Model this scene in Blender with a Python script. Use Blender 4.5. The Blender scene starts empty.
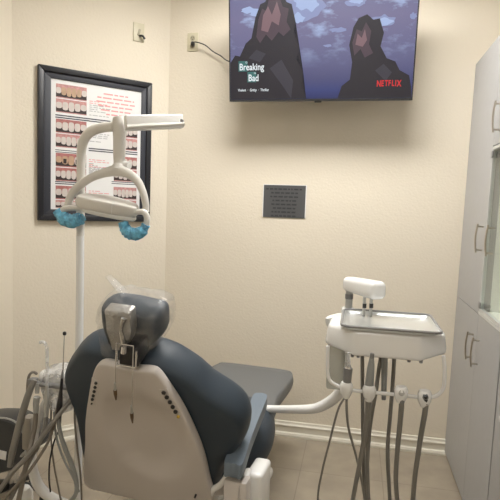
import bpy, bmesh, math, random
from mathutils import Vector, Matrix
random.seed(4)
S = bpy.context.scene
COL = S.collection
PI = math.pi

# ------------------------------------------------------------------ camera
F, H = 520.0, 1.5
yw, pt, rl = math.radians(11.5), math.radians(4.62), math.radians(-1.93)
fw = Vector((-math.sin(yw)*math.cos(pt), math.cos(yw)*math.cos(pt), -math.sin(pt)))
rt0 = Vector((math.cos(yw), math.sin(yw), 0)); dn0 = fw.cross(rt0)
rt = rt0*math.cos(rl) + dn0*math.sin(rl)
dn = dn0*math.cos(rl) - rt0*math.sin(rl)
EYE = Vector((0, 0, H))
cd = bpy.data.cameras.new('camera'); cam = bpy.data.objects.new('camera', cd); COL.objects.link(cam)
m3 = Matrix((rt, -dn, -fw)).transposed()
cam.matrix_world = Matrix.Translation(EYE) @ m3.to_4x4()
cd.sensor_width = 36; cd.lens = F/500*36; cd.clip_start = 0.05
S.camera = cam
S.view_settings.view_transform = 'Standard'; S.view_settings.look = 'None'
S.view_settings.gamma = 1; S.view_settings.exposure = 0.11; S.view_settings.use_curve_mapping = False

def ray(x, y): return rt*((x-250)/F) + dn*((y-250)/F) + fw
def onplane(x, y, n, k):
    d = ray(x, y); n = Vector(n); return EYE + d*((k-n.dot(EYE))/n.dot(d))
def at(x, y, Y): return onplane(x, y, (0, 1, 0), Y)         # the point of the room seen at x, y and standing at depth Y

# ------------------------------------------------------------------ materials
def mat(name, col, rough=.5, metal=0, bump=0, bscale=60, var=0, vscale=8, coat=0, spec=.5, emit=None, estr=1, alpha=None, trans=0):
    m = bpy.data.materials.new(name); m.use_nodes = True
    nt = m.node_tree; b = nt.nodes['Principled BSDF']
    b.inputs['Base Color'].default_value = (*col, 1)
    b.inputs['Roughness'].default_value = rough; b.inputs['Metallic'].default_value = metal
    b.inputs['Coat Weight'].default_value = coat; b.inputs['Specular IOR Level'].default_value = spec
    b.inputs['Transmission Weight'].default_value = trans
    if alpha is not None: b.inputs['Alpha'].default_value = alpha
    if emit: b.inputs['Emission Color'].default_value = (*emit, 1); b.inputs['Emission Strength'].default_value = estr
    tc = nt.nodes.new('ShaderNodeTexCoord')
    if bump:
        n = nt.nodes.new('ShaderNodeTexNoise'); n.inputs['Scale'].default_value = bscale; n.inputs['Detail'].default_value = 3
        nt.links.new(tc.outputs['Object'], n.inputs['Vector'])
        bp = nt.nodes.new('ShaderNodeBump'); bp.inputs['Strength'].default_value = bump; bp.inputs['Distance'].default_value = .01
        nt.links.new(n.outputs['Fac'], bp.inputs['Height']); nt.links.new(bp.outputs['Normal'], b.inputs['Normal'])
    if var:
        n = nt.nodes.new('ShaderNodeTexNoise'); n.inputs['Scale'].default_value = vscale; n.inputs['Detail'].default_value = 4
        nt.links.new(tc.outputs['Object'], n.inputs['Vector'])
        r = nt.nodes.new('ShaderNodeValToRGB')
        r.color_ramp.elements[0].position = .3; r.color_ramp.elements[1].position = .7
        r.color_ramp.elements[0].color = (*[c*(1-var) for c in col], 1); r.color_ramp.elements[1].color = (*[min(1, c*(1+var)) for c in col], 1)
        nt.links.new(n.outputs['Fac'], r.inputs['Fac']); nt.links.new(r.outputs['Color'], b.inputs['Base Color'])
    return m

def film(name, tint, amount, rough=.12):                    # thin clear plastic film: see-through with gloss
    m = bpy.data.materials.new(name); m.use_nodes = True; nt = m.node_tree
    for n in list(nt.nodes): nt.nodes.remove(n)
    out = nt.nodes.new('ShaderNodeOutputMaterial'); mix = nt.nodes.new('ShaderNodeMixShader')
    tr = nt.nodes.new('ShaderNodeBsdfTransparent'); tr.inputs['Color'].default_value = (.97, .97, .97, 1)
    pb = nt.nodes.new('ShaderNodeBsdfPrincipled'); pb.inputs['Base Color'].default_value = (*tint, 1); pb.inputs['Roughness'].default_value = rough
    tc = nt.nodes.new('ShaderNodeTexCoord'); no = nt.nodes.new('ShaderNodeTexNoise'); no.inputs['Scale'].default_value = 16; no.inputs['Distortion'].default_value = .8
    nt.links.new(tc.outputs['Object'], no.inputs['Vector'])
    bp = nt.nodes.new('ShaderNodeBump'); bp.inputs['Strength'].default_value = .6; bp.inputs['Distance'].default_value = .008
    nt.links.new(no.outputs['Fac'], bp.inputs['Height']); nt.links.new(bp.outputs['Normal'], pb.inputs['Normal'])
    rp = nt.nodes.new('ShaderNodeValToRGB'); rp.color_ramp.elements[0].position = .42; rp.color_ramp.elements[1].position = .68
    rp.color_ramp.elements[0].color = (amount*.5,)*3+(1,); rp.color_ramp.elements[1].color = (min(1, amount*1.7),)*3+(1,)
    nt.links.new(no.outputs['Fac'], rp.inputs['Fac']); nt.links.new(rp.outputs['Color'], mix.inputs['Fac'])
    nt.links.new(tr.outputs[0], mix.inputs[1]); nt.links.new(pb.outputs[0], mix.inputs[2]); nt.links.new(mix.outputs[0], out.inputs[0])
    return m

M = {}
M['wall'] = mat('wall_paint', (.77, .702, .585), .75, bump=.2, bscale=75, spec=.25)
M['ceil'] = mat('ceiling_paint', (.80, .79, .76), .9)
M['trim'] = mat('trim_paint', (.74, .70, .60), .4)
M['cab'] = mat('cabinet_laminate', (.40, .40, .405), .38, var=.02, vscale=30)
M['cab_in'] = mat('cabinet_interior', (.86, .88, .83), .5)
M['gap'] = mat('dark_gap', (.06, .055, .05), .8)
M['nickel'] = mat('satin_nickel', (.50, .46, .40), .32, 1)
M['steel'] = mat('stainless_steel', (.62, .62, .61), .22, 1)
M['tray'] = mat('tray_steel', (.78, .80, .80), .3, .85)
M['chrome'] = mat('chrome', (.75, .75, .76), .15, 1)
M['alu'] = mat('aluminium_edge', (.72, .74, .75), .3, .6)
M['white'] = mat('white_enamel', (.86, .86, .85), .25, coat=.3)
M['lampw'] = mat('lamp_plastic', (.70, .68, .64), .35)
M['shell'] = mat('shell_plastic', (.60, .56, .53), .38)
M['vinyl'] = mat('navy_vinyl', (.038, .053, .072), .48, spec=.35, bump=.05, bscale=350)
M['vinyl_arm'] = mat('arm_pad_urethane', (.16, .20, .245), .45)
M['legv'] = mat('leg_rest_vinyl', (.15, .155, .16), .5, bump=.05, bscale=300)  # leg rest, greyer and lighter than the navy seat
M['black'] = mat('black_plastic', (.02, .02, .022), .35)
M['stoolv'] = mat('black_vinyl', (.045, .047, .05), .42)
M['frame'] = mat('frame_black_wood', (.012, .013, .018), .35)
M['mat2'] = mat('frame_inner_step', (.03, .033, .045), .5)
M['paper'] = mat('poster_paper', (.78, .78, .78), .35)
M['ink'] = mat('ink_black', (.06, .06, .08), .5)
M['ink_grey'] = mat('ink_grey', (.42, .42, .43), .5)
M['ink_red'] = mat('ink_red', (.74, .34, .34), .5)
M['gum'] = mat('photo_gum', (.40, .15, .14), .5, var=.25, vscale=60)
M['gum2'] = mat('photo_gum_pale', (.52, .26, .25), .5, var=.2, vscale=60)
M['tooth'] = mat('photo_tooth', (.60, .54, .51), .5, var=.06, vscale=40)
M['tooth_y'] = mat('photo_tooth_stained', (.48, .32, .21), .5, var=.1, vscale=40)
M['mouth'] = mat('photo_mouth_dark', (.035, .02, .02), .6)
M['ivory'] = mat('ivory_plate', (.62, .57, .42), .4)
M['ivory_d'] = mat('ivory_socket', (.42, .38, .28), .5)
M['hose_g'] = mat('hose_grey', (.225, .215, .195), .45, bump=.1, bscale=200)
M['hose_b'] = mat('hose_brown_grey', (.20, .175, .145), .5)
M['hose_l'] = mat('hose_light_grey', (.30, .31, .30), .45)
M['hose_d'] = mat('cable_black', (.02, .02, .02), .45)
M['grey'] = mat('grey_plastic', (.22, .22, .22), .4)
M['lgrey'] = mat('light_grey_plastic', (.42, .42, .40), .4)
M['beige'] = mat('beige_plastic', (.30, .275, .235), .5)
M['blue'] = mat('blue_film', (.17, .50, .88), .25, bump=.8, bscale=45, var=.45, vscale=45, alpha=.93)
M['plaque'] = mat('plaque_slate', (.085, .087, .092), .4)
M['plaque_t'] = mat('plaque_lettering', (.035, .036, .04), .4)
M['crinkle'] = mat('crinkled_silver', (.45, .44, .42), .3, .6, bump=1, bscale=45)
M['yellow'] = mat('yellow_button', (.62, .42, .06), .4)
M['brown'] = mat('clip_brown', (.14, .09, .05), .4, .4)
M['clear'] = film('clear_plastic_bag', (.80, .81, .83), .13)
M['straw'] = film('clear_straw', (.80, .82, .84), .40)
M['milky'] = film('milky_plastic_bag', (.78, .78, .77), .55)
M['smoke'] = mat('clear_panel', (.50, .52, .48), .25, alpha=.55)
M['lens'] = mat('lamp_lens', (.72, .72, .70), .15)
M['tag'] = mat('white_tag', (.8, .8, .8), .5)
M['diff'] = mat('light_diffuser', (.9, .9, .9), .5, emit=(1.0, .98, .94), estr=22.5)
M['diff_fill'] = mat('fill_diffuser_dim', (.9, .9, .9), .5, emit=(1.0, .98, .94), estr=8.5)  # weaker glow for the unseen fill panel added overhead

g = bpy.data.materials.new('cabinet_glass'); g.use_nodes = True; nt = g.node_tree
for n in list(nt.nodes): nt.nodes.remove(n)
o_ = nt.nodes.new('ShaderNodeOutputMaterial'); mx = nt.nodes.new('ShaderNodeMixShader'); mx.inputs['Fac'].default_value = .12
t_ = nt.nodes.new('ShaderNodeBsdfTransparent'); t_.inputs['Color'].default_value = (.975, .985, .97, 1)
gl = nt.nodes.new('ShaderNodeBsdfGlossy'); gl.inputs['Roughness'].default_value = .05
nt.links.new(t_.outputs[0], mx.inputs[1]); nt.links.new(gl.outputs[0], mx.inputs[2]); nt.links.new(mx.outputs[0], o_.inputs[0])
M['glass'] = g

def tile_mat():
    m = bpy.data.materials.new('floor_tile'); m.use_nodes = True; nt = m.node_tree; b = nt.nodes['Principled BSDF']
    tc = nt.nodes.new('ShaderNodeTexCoord'); mp = nt.nodes.new('ShaderNodeMapping'); mp.inputs['Location'].default_value = (.25+.46*10, -2.90+.46*10, 0)
    br = nt.nodes.new('ShaderNodeTexBrick'); br.offset = 0; br.inputs['Scale'].default_value = 1
    br.inputs['Brick Width'].default_value = .46; br.inputs['Row Height'].default_value = .46; br.inputs['Mortar Size'].default_value = .0028; br.inputs['Mortar Smooth'].default_value = .3
    br.inputs['Color1'].default_value = (.325, .275, .208, 1); br.inputs['Color2'].default_value = (.345, .292, .222, 1); br.inputs['Mortar'].default_value = (.25, .21, .16, 1)
    no = nt.nodes.new('ShaderNodeTexNoise'); no.inputs['Scale'].default_value = 7; no.inputs['Detail'].default_value = 6
    mr = nt.nodes.new('ShaderNodeMix'); mr.data_type = 'RGBA'; mr.blend_type = 'OVERLAY'; mr.inputs[0].default_value = .3
    nt.links.new(tc.outputs['Object'], mp.inputs['Vector']); nt.links.new(mp.outputs[0], br.inputs['Vector']); nt.links.new(tc.outputs['Object'], no.inputs['Vector'])
    nt.links.new(br.outputs['Color'], mr.inputs[6]); nt.links.new(no.outputs['Fac'], mr.inputs[7])
    hs = nt.nodes.new('ShaderNodeHueSaturation'); hs.inputs['Saturation'].default_value = .95
    nt.links.new(mr.outputs[2], hs.inputs['Color']); nt.links.new(hs.outputs[0], b.inputs['Base Color'])
    b.inputs['Roughness'].default_value = .35
    return m
M['tile'] = tile_mat()

def emis(name, c, s=1.0):
    m = bpy.data.materials.new(name); m.use_nodes = True; nt = m.node_tree; b = nt.nodes['Principled BSDF']
    b.inputs['Base Color'].default_value = (.01, .01, .012, 1); b.inputs['Roughness'].default_value = .25
    b.inputs['Emission Color'].default_value = (*c, 1); b.inputs['Emission Strength'].default_value = s
    return m
def srgb(r, g_, b_): return tuple(((c/255)/12.92 if c/255 <= .04045 else ((c/255+.055)/1.055)**2.4) for c in (r, g_, b_))

def sky_screen():                                          # the picture the screen shows: dusk sky with clouds
    m = emis('screen_sky', (0, 0, 0)); nt = m.node_tree; b = nt.nodes['Principled BSDF']
    tc = nt.nodes.new('ShaderNodeTexCoord'); sp = nt.nodes.new('ShaderNodeSeparateXYZ'); nt.links.new(tc.outputs['Object'], sp.inputs[0])
    r = nt.nodes.new('ShaderNodeValToRGB'); e = r.color_ramp.elements
    mr = nt.nodes.new('ShaderNodeMapRange'); mr.inputs['From Min'].default_value = 0; mr.inputs['From Max'].default_value = .60
    nt.links.new(sp.outputs['Z'], mr.inputs['Value']); nt.links.new(mr.outputs[0], r.inputs['Fac'])
    e[0].position = 0; e[0].color = (*srgb(34, 40, 84), 1); e[1].position = 1; e[1].color = (*srgb(104, 106, 142), 1)
    for p, c in ((.10, (48, 58, 112)), (.2, (70, 72, 112)), (.45, (98, 98, 134)), (.75, (112, 108, 142))):
        k = e.new(p); k.color = (*srgb(*c), 1)
    mp = nt.nodes.new('ShaderNodeMapping'); mp.inputs['Scale'].default_value = (1, 1, 2.1); mp.inputs['Location'].default_value = (3.1, 0, 1.7)
    no = nt.nodes.new('ShaderNodeTexNoise'); no.inputs['Scale'].default_value = 5.2; no.inputs['Detail'].default_value = 7; no.inputs['Roughness'].default_value = .6
    nt.links.new(tc.outputs['Object'], mp.inputs[0]); nt.links.new(mp.outputs[0], no.inputs['Vector'])
    cr = nt.nodes.new('ShaderNodeValToRGB'); cr.color_ramp.elements[0].position = .54; cr.color_ramp.elements[1].position = .68
    nt.links.new(no.outputs['Fac'], cr.inputs['Fac'])
    mh = nt.nodes.new('ShaderNodeMapRange'); mh.inputs['From Min'].default_value = .18; mh.inputs['From Max'].default_value = .48
    nt.links.new(sp.outputs['Z'], mh.inputs['Value'])
    mu = nt.nodes.new('ShaderNodeMath'); mu.operation = 'MULTIPLY'; nt.links.new(cr.outputs[0], mu.inputs[0]); nt.links.new(mh.outputs[0], mu.inputs[1])
    mi = nt.nodes.new('ShaderNodeMix'); mi.data_type = 'RGBA'; mi.inputs[7].default_value = (*srgb(168, 188, 226), 1)
    nt.links.new(mu.outputs[0], mi.inputs[0]); nt.links.new(r.outputs[0], mi.inputs[6]); nt.links.new(mi.outputs[2], b.inputs['Emission Color'])
    b.inputs['Emission Strength'].default_value = 1
    return m
M['sky'] = sky_screen()
M['s_dark'] = emis('screen_dark_rock', srgb(30, 28, 36)); M['s_dark2'] = emis('screen_mid_rock', srgb(52, 50, 60))
M['s_tan'] = emis('screen_lit_rock', srgb(122, 94, 100)); M['s_tan2'] = emis('screen_shaded_rock', srgb(72, 56, 66))
M['s_cloud'] = emis('screen_cloud', srgb(158, 176, 214)); M['s_cloud2'] = emis('screen_cloud_soft', srgb(132, 142, 182))
M['s_teal'] = emis('screen_teal_square', srgb(52, 104, 102)); M['s_white'] = emis('screen_white_letters', srgb(225, 232, 235)); M['s_red'] = emis('screen_red_letters', srgb(205, 40, 44))

# ------------------------------------------------------------------ object helpers
def thing(name, label, cat, loc, group=None):
    o = bpy.data.objects.new(name, None); COL.objects.link(o); o.location = loc; o.empty_display_size = .05
    o['label'] = label; o['category'] = cat
    if group: o['group'] = group
    return o
def wloc(p):
    v = Vector((0, 0, 0))
    while p is not None: v += p.location; p = p.parent
    return v
def obj(name, bm, mats, parent=None, smooth=True, label=None, kind=None, origin=None):
    me = bpy.data.meshes.new(name)
    off = wloc(parent) if parent else (Vector(origin) if origin is not None else Vector((0, 0, 0)))
    bmesh.ops.remove_doubles(bm, verts=bm.verts, dist=1e-6)
    bmesh.ops.recalc_face_normals(bm, faces=bm.faces)
    for v in bm.verts: v.co -= off
    bm.to_mesh(me); bm.free()
    if not isinstance(mats, (list, tuple)): mats = [mats]
    for m in mats: me.materials.append(m)
    if smooth:
        me.polygons.foreach_set('use_smooth', [True]*len(me.polygons)); me.set_sharp_from_angle(angle=math.radians(40))
    o = bpy.data.objects.new(name, me); COL.objects.link(o)
    if parent: o.parent = parent
    elif origin is not None: o.location = origin
    if label: o['label'] = label
    if kind: o['kind'] = kind
    return o
def tag(o, label, cat, group=None):
    o['label'] = label; o['category'] = cat
    if group: o['group'] = group
    return o
B = bmesh.new
def merge(bm, b2, mi=0, mtx=None):
    if mtx is not None: b2.transform(mtx)
    for f in b2.faces: f.material_index = mi
    me = bpy.data.meshes.new('t'); b2.to_mesh(me); b2.free(); n = len(bm.faces); bm.from_mesh(me); bpy.data.meshes.remove(me)
    bm.faces.ensure_lookup_table()
    for f in bm.faces[n:]: f.material_index = mi
    return bm
def box(bm, c, s, bev=0, seg=2, mtx=None, mi=0):
    b2 = B(); bmesh.ops.create_cube(b2, size=1)
    for v in b2.verts: v.co = Vector((v.co.x*s[0], v.co.y*s[1], v.co.z*s[2]))
    if bev: bmesh.ops.bevel(b2, geom=b2.edges[:]+b2.verts[:], offset=bev, segments=seg, affect='EDGES', profile=.5, clamp_overlap=True)
    T = Matrix.Translation(Vector(c)) @ (mtx or Matrix())
    return merge(bm, b2, mi, T)
def bounds(bm, a, b, bev=0, mi=0):
    return box(bm, [(a[i]+b[i])/2 for i in range(3)], [abs(b[i]-a[i]) for i in range(3)], bev, mi=mi)
def catmull(P, n=6, closed=False):
    P = [Vector(p) for p in P]; out = []; L = len(P)
    rng = range(L if closed else L-1)
    for i in rng:
        p1, p2 = P[i], P[(i+1) % L]
        p0 = P[i-1] if (i > 0 or closed) else p1*2-p2
        p3 = P[(i+2) % L] if (i+2 < L or closed) else p2*2-p1
        for k in range(n):
            t = k/n
            out.append(.5*((2*p1)+(p2-p0)*t+(2*p0-5*p1+4*p2-p3)*t*t+(3*p1-p0-3*p2+p3)*t**3))
    if not closed: out.append(P[-1])
    return out
def tube(bm, pts, r, n=10, smooth=6, mi=0, caps=True, flat=None):
    if smooth: 
        m = len(pts); pts2 = catmull(pts, smooth)
    else: m = len(pts); pts2 = [Vector(p) for p in pts]
    rs = r if isinstance(r, (list, tuple)) else [r]*m
    def rad(i):
        t = i/(len(pts2)-1)*(m-1); a = min(int(t), m-2) if m > 1 else 0; f = t-a
        return rs[a]*(1-f)+rs[min(a+1, m-1)]*f
    up = None; rings = []
    for i, p in enumerate(pts2):
        d = (pts2[min(i+1, len(pts2)-1)]-pts2[max(i-1, 0)]).normalized()
        if up is None:
            up = Vector((0, 0, 1)) if abs(d.z) < .9 else Vector((0, 1, 0))
        u = (up-d*up.dot(d)).normalized(); v = d.cross(u); up = u
        R_ = rad(i); fl = flat or 1
        rings.append([bm.verts.new(p+(u*math.cos(2*PI*k/n)*fl+v*math.sin(2*PI*k/n))*R_) for k in range(n)])
    for a, b in zip(rings, rings[1:]):
        for k in range(n):
            f = bm.faces.new((a[k], a[(k+1) % n], b[(k+1) % n], b[k])); f.material_index = mi
    if caps:
        for rg in (rings[0], rings[-1]):
            f = bm.faces.new(rg); f.material_index = mi
    return bm
def basis(dirv, up=Vector((0, 0, 1))):
    z = Vector(dirv).normalized(); x = up.cross(z)
    if x.length < 1e-3: x = Vector((1, 0, 0))
    x.normalize(); y = z.cross(x)
    return Matrix((x, y, z)).transposed().to_4x4()
def lathe(bm, prof, loc, axis=(0, 0, 1), n=24, mi=0):         # prof: (radius, height) pairs along axis
    T = Matrix.Translation(Vector(loc)) @ basis(axis); rings = []
    for r, h in prof:
        if r < 1e-5: rings.append([bm.verts.new(T @ Vector((0, 0, h)))])
        else: rings.append([bm.verts.new(T @ Vector((r*math.cos(2*PI*k/n), r*math.sin(2*PI*k/n), h))) for k in range(n)])
    for a, b in zip(rings, rings[1:]):
        for k in range(n):
            q = []
            for v in (a[k % len(a)], a[(k+1) % len(a)], b[(k+1) % len(b)], b[k % len(b)]):
                if v not in q: q.append(v)
            if len(q) > 2:
                f = bm.faces.new(q); f.material_index = mi
    for rg in (rings[0], rings[-1]):
        if len(rg) > 2: f = bm.faces.new(rg); f.material_index = mi
    return bm
def pillow(bm, outline, frame, w0, w1, edge=.3, crown=.0, mi=0, steps=7, wfun=None, rim=.03, inner=(.25, .5, .72)):
    """closed outline (u,v) in frame(u,v,w) -> world; rounded edge between w0 and w1."""
    O = catmull([(a, b, 0) for a, b in outline], 6, True)
    cx = sum(p.x for p in O)/len(O); cy = sum(p.y for p in O)/len(O)
    wm, hw = (w0+w1)/2, (w1-w0)/2; rings = []
    wf = wfun or (lambda u, v: 0)
    def ring(s, w):
        out = []
        for p in O:
            u = cx+(p.x-cx)*s; v = cy+(p.y-cy)*s
            out.append(bm.verts.new(frame(u, v, w+wf(u, v))))
        rings.append(out)
    inner = list(inner)
    R_ = max(math.hypot(p.x-cx, p.y-cy) for p in O); e = rim/R_
    for s in inner: ring(s, w0-crown*(1-s*s))
    for k in range(steps+1):
        a = PI*k/steps
        ring(1-e+e*math.sin(a), wm-hw*math.cos(a)) if 0 < k < steps else ring(1-e, w0 if k == 0 else w1)
    for s in reversed(inner): ring(s, w1+crown*(1-s*s))
    n = len(O)
    c0 = bm.verts.new(frame(cx, cy, w0-crown+wf(cx, cy))); c1 = bm.verts.new(frame(cx, cy, w1+crown+wf(cx, cy)))
    for a, b in zip(rings, rings[1:]):
        for k in range(n): bm.faces.new((a[k], a[(k+1) % n], b[(k+1) % n], b[k])).material_index = mi
    for k in range(n):
        bm.faces.new((c0, rings[0][(k+1) % n], rings[0][k])).material_index = mi
        bm.faces.new((c1, rings[-1][k], rings[-1][(k+1) % n])).material_index = mi
    return bm
def prism(bm, poly, frame, w0, w1, mi=0, bev=0):
    b2 = B(); a = [b2.verts.new(frame(u, v, w0)) for u, v in poly]; c = [b2.verts.new(frame(u, v, w1)) for u, v in poly]; n = len(poly)
    b2.faces.new(a); b2.faces.new(c)
    for k in range(n): b2.faces.new((a[k], a[(k+1) % n], c[(k+1) % n], c[k]))
    if bev: bmesh.ops.bevel(b2, geom=b2.edges[:], offset=bev, segments=3, affect='EDGES', profile=.5, clamp_overlap=True)
    return merge(bm, b2, mi)
def face(bm, pts, mi=0):
    f = bm.faces.new([bm.verts.new(p) for p in pts]); f.material_index = mi; return f
def text_into(bm, s, x, y, size, frame, w, mi, bold=0.0, sx=1.0, align='LEFT'):
    c = bpy.data.curves.new('t', 'FONT'); c.body = s; c.size = 1; c.offset = bold; c.resolution_u = 3; c.align_x = align
    o = bpy.data.objects.new('t', c); COL.objects.link(o); bpy.context.view_layer.update()
    me = bpy.data.meshes.new_from_object(o.evaluated_get(bpy.context.evaluated_depsgraph_get()))
    b2 = B(); b2.from_mesh(me); bpy.data.objects.remove(o); bpy.data.curves.remove(c); bpy.data.meshes.remove(me)
    for v in b2.verts: v.co = Vector(frame(x+v.co.x*size*sx, y+v.co.y*size, w))
    return merge(bm, b2, mi)

# ------------------------------------------------------------------ the room
W = 3.35; CX = -1.27; LX = -1.95; LY = CX and (W-(CX-LX)); RX = 1.10; FY = -1.3; ZC = 3.0
def quad_wall(name, a, b, z0=0, z1=ZC, m='wall', t=.1, n=(0, 1, 0)):
    a = Vector((*a, 0)); b = Vector((*b, 0)); nn = Vector(n)*t; bm = B()
    P = [a, b, b+nn, a+nn]
    lo = [bm.verts.new(p+Vector((0, 0, z0))) for p in P]; hi = [bm.verts.new(p+Vector((0, 0, z1))) for p in P]
    bm.faces.new(lo); bm.faces.new(hi)
    for k in range(4): bm.faces.new((lo[k], lo[(k+1) % 4], hi[(k+1) % 4], hi[k]))
    return obj(name, bm, M[m], smooth=False, kind='structure')
quad_wall('wall_back', (CX, W), (RX, W), n=(0, 1, 0))
quad_wall('wall_corner', (LX, LY), (CX, W), n=(-.7071, .7071, 0))
quad_wall('wall_left', (LX, FY), (LX, LY), n=(-1, 0, 0))
quad_wall('wall_right', (RX, FY), (RX, W), n=(1, 0, 0))
quad_wall('wall_front', (LX, FY), (RX, FY), n=(0, -1, 0))
bm = B(); bounds(bm, (LX-.1, FY-.1, -.1), (RX+.1, W+.1, 0)); obj('floor', bm, M['tile'], smooth=False, kind='structure')
bm = B(); bounds(bm, (LX-.1, FY-.1, ZC), (RX+.1, W+.1, ZC+.1)); obj('ceiling', bm, M['ceil'], smooth=False, kind='structure')
PROF = [(0, 0), (.032, 0), (.032, .012), (.026, .024), (.017, .027), (.015, .030), (.015, .062), (.019, .066), (.019, .074), (.012, .082), (.009, .095), (0, .098)]
def skirting(name, a, b, n):
    a = Vector((*a, 0)); b = Vector((*b, 0)); nn = Vector(n); bm = B()
    A_ = [bm.verts.new(a+nn*d+Vector((0, 0, z))) for d, z in PROF]; B_ = [bm.verts.new(b+nn*d+Vector((0, 0, z))) for d, z in PROF]
    for k in range(len(PROF)-1): bm.faces.new((A_[k], A_[k+1], B_[k+1], B_[k]))
    bm.faces.new(A_); bm.faces.new(B_)
    obj(name, bm, M['trim'], smooth=False, kind='structure')
skirting('baseboard_back', (CX-.01, W), (.624, W), (0, -1, 0))
skirting('baseboard_corner', (LX+.002, LY+.002), (CX-.002, W-.002), (.7071, -.7071, 0))
skirting('baseboard_left', (LX, FY), (LX, LY), (1, 0, 0))
for k, (x, y, m, lab) in enumerate(((-.27, 2.38, 'diff', 'flush ceiling light panel nearer the television'), (-.35, -.10, 'diff_fill', 'unseen fill light panel added farther from the television'))):  # second panel: unseen, added behind the camera as soft fill
    t = thing('ceiling_light', lab, 'light', (x, y, ZC), 'ceiling light panels')
    bm = B()
    for sx, sy, lx, ly in ((0, .31, 1.24, .03), (0, -.31, 1.24, .03), (.61, 0, .03, .62), (-.61, 0, .03, .62)):
        box(bm, (x+sx, y+sy, ZC-.01), (lx, ly, .02), .003)
    obj('light_frame', bm, M['white'], t)
    bm = B(); box(bm, (x, y, ZC-.006), (1.19, .59, .008)); obj('diffuser', bm, M[m], t, smooth=False)

# ------------------------------------------------------------------ television
TW, TH, tilt = 1.058, .600, math.radians(9.3)
tx, tyb, tzb = at(321, 101, 3.10).x-.018, 3.10, at(320, 101, 3.10).z
tv_u = Vector((1, 0, 0)); tv_v = Vector((0, -math.sin(tilt), math.cos(tilt))); tv_w = Vector((0, -math.cos(tilt), -math.sin(tilt)))   # w faces the room
TV0 = Vector((tx-TW/2, tyb, tzb))
def tvf(u, v, w): return TV0 + tv_u*u + tv_v*v + tv_w*w
tv = thing('television', 'wall-mounted flat television showing a cloudy sky and title lettering', 'television', (tx, 3.35, tzb))
bm = B(); prism(bm, [(0, 0), (TW, 0), (TW, TH), (0, TH)], tvf, -.035, -.001, bev=.004)
prism(bm, [(.2, .08), (TW-.2, .08), (TW-.2, TH-.12), (.2, TH-.12)], tvf, -.075, -.034, bev=.008)
for a, b, c, d in ((0, 0, TW, .013), (0, TH-.008, TW, TH), (0, 0, .007, TH), (TW-.007, 0, TW, TH)):
    prism(bm, [(a, b), (c, b), (c, d), (a, d)], tvf, -.004, .003)
obj('casing', bm, M['black'], tv)
bm = B(); bounds(bm, (tx-.22, 3.325, tzb+.2), (tx+.22, 3.349, tzb+.5), .004)
for s in (-1, 1):
    tube(bm, [(tx+s*.15, 3.33, tzb+.26), tvf(TW/2+s*.15, .25, -.07)], .012, smooth=0); tube(bm, [(tx+s*.15, 3.33, tzb+.42), tvf(TW/2+s*.15, .44, -.07)], .012, smooth=0)
obj('wall_bracket', bm, M['black'], tv)
bm = B(); prism(bm, [(TW*.5-.02, -.008), (TW*.5+.02, -.008), (TW*.5+.02, .002), (TW*.5-.02, .002)], tvf, -.012, .001, bev=.002); obj('sensor', bm, M['black'], tv)
def sc(px, py):                                            # place of a screen detail on the panel
    xl = 229+.012*py; xr = 417.5-.06*py
    return ((px-xl)/(xr-xl)*TW, (1-(py+1.5)/103.6)*TH)
def spoly(bm, pts, w, mi, sm=True, n=3):
    P = [(*sc(*p), 0) for p in pts]
    if sm: P = [tuple(q) for q in catmull(P, n, True)]
    P = [(min(max(p[0], .008), TW-.008), min(max(p[1], .014), TH-.009)) for p in P]
    b2 = B(); b2.faces.new([b2.verts.new(tvf(p[0], p[1], w)) for p in P]); bmesh.ops.triangulate(b2, faces=b2.faces[:]); merge(bm, b2, mi)
scr_m = [M[k] for k in ('sky', 's_dark', 's_dark2', 's_tan', 's_tan2', 's_cloud', 's_teal', 's_white', 's_red', 's_cloud2')]
bm = B(); face(bm, [tvf(.006, .012, 0), tvf(TW-.006, .012, 0), tvf(TW-.006, TH-.008, 0), tvf(.006, TH-.008, 0)], 0)
def cloud(cx_, cy_, rx, ry, mi, w, n=16, seed=0):
    rnd = random.Random(seed); spoly(bm, [(cx_+rx*math.cos(2*PI*k/n)*rnd.uniform(.7, 1.15), cy_+ry*math.sin(2*PI*k/n)*rnd.uniform(.6, 1.2)) for k in range(n)], w, mi)
for i, (a, b, c, d, mi) in enumerate(((307, 14, 20, 14, 9), (309, 10, 13, 9, 5), (300, 24, 7, 5, 5), (357, 12, 11, 4, 9), (358, 11, 7, 2.6, 5), (381, 29, 13, 5.5, 9), (384, 30, 9, 3.5, 5),
        (340, 36, 9, 2.5, 9), (402, 6, 12, 5, 5), (262, 18, 11, 4, 5), (251, 15, 9, 3, 5), (330, 50, 4, 1.5, 9), (411, 26, 4, 3, 9))):
    cloud(a, b, c, d, mi, .0006+.0001*i, seed=i)
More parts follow.
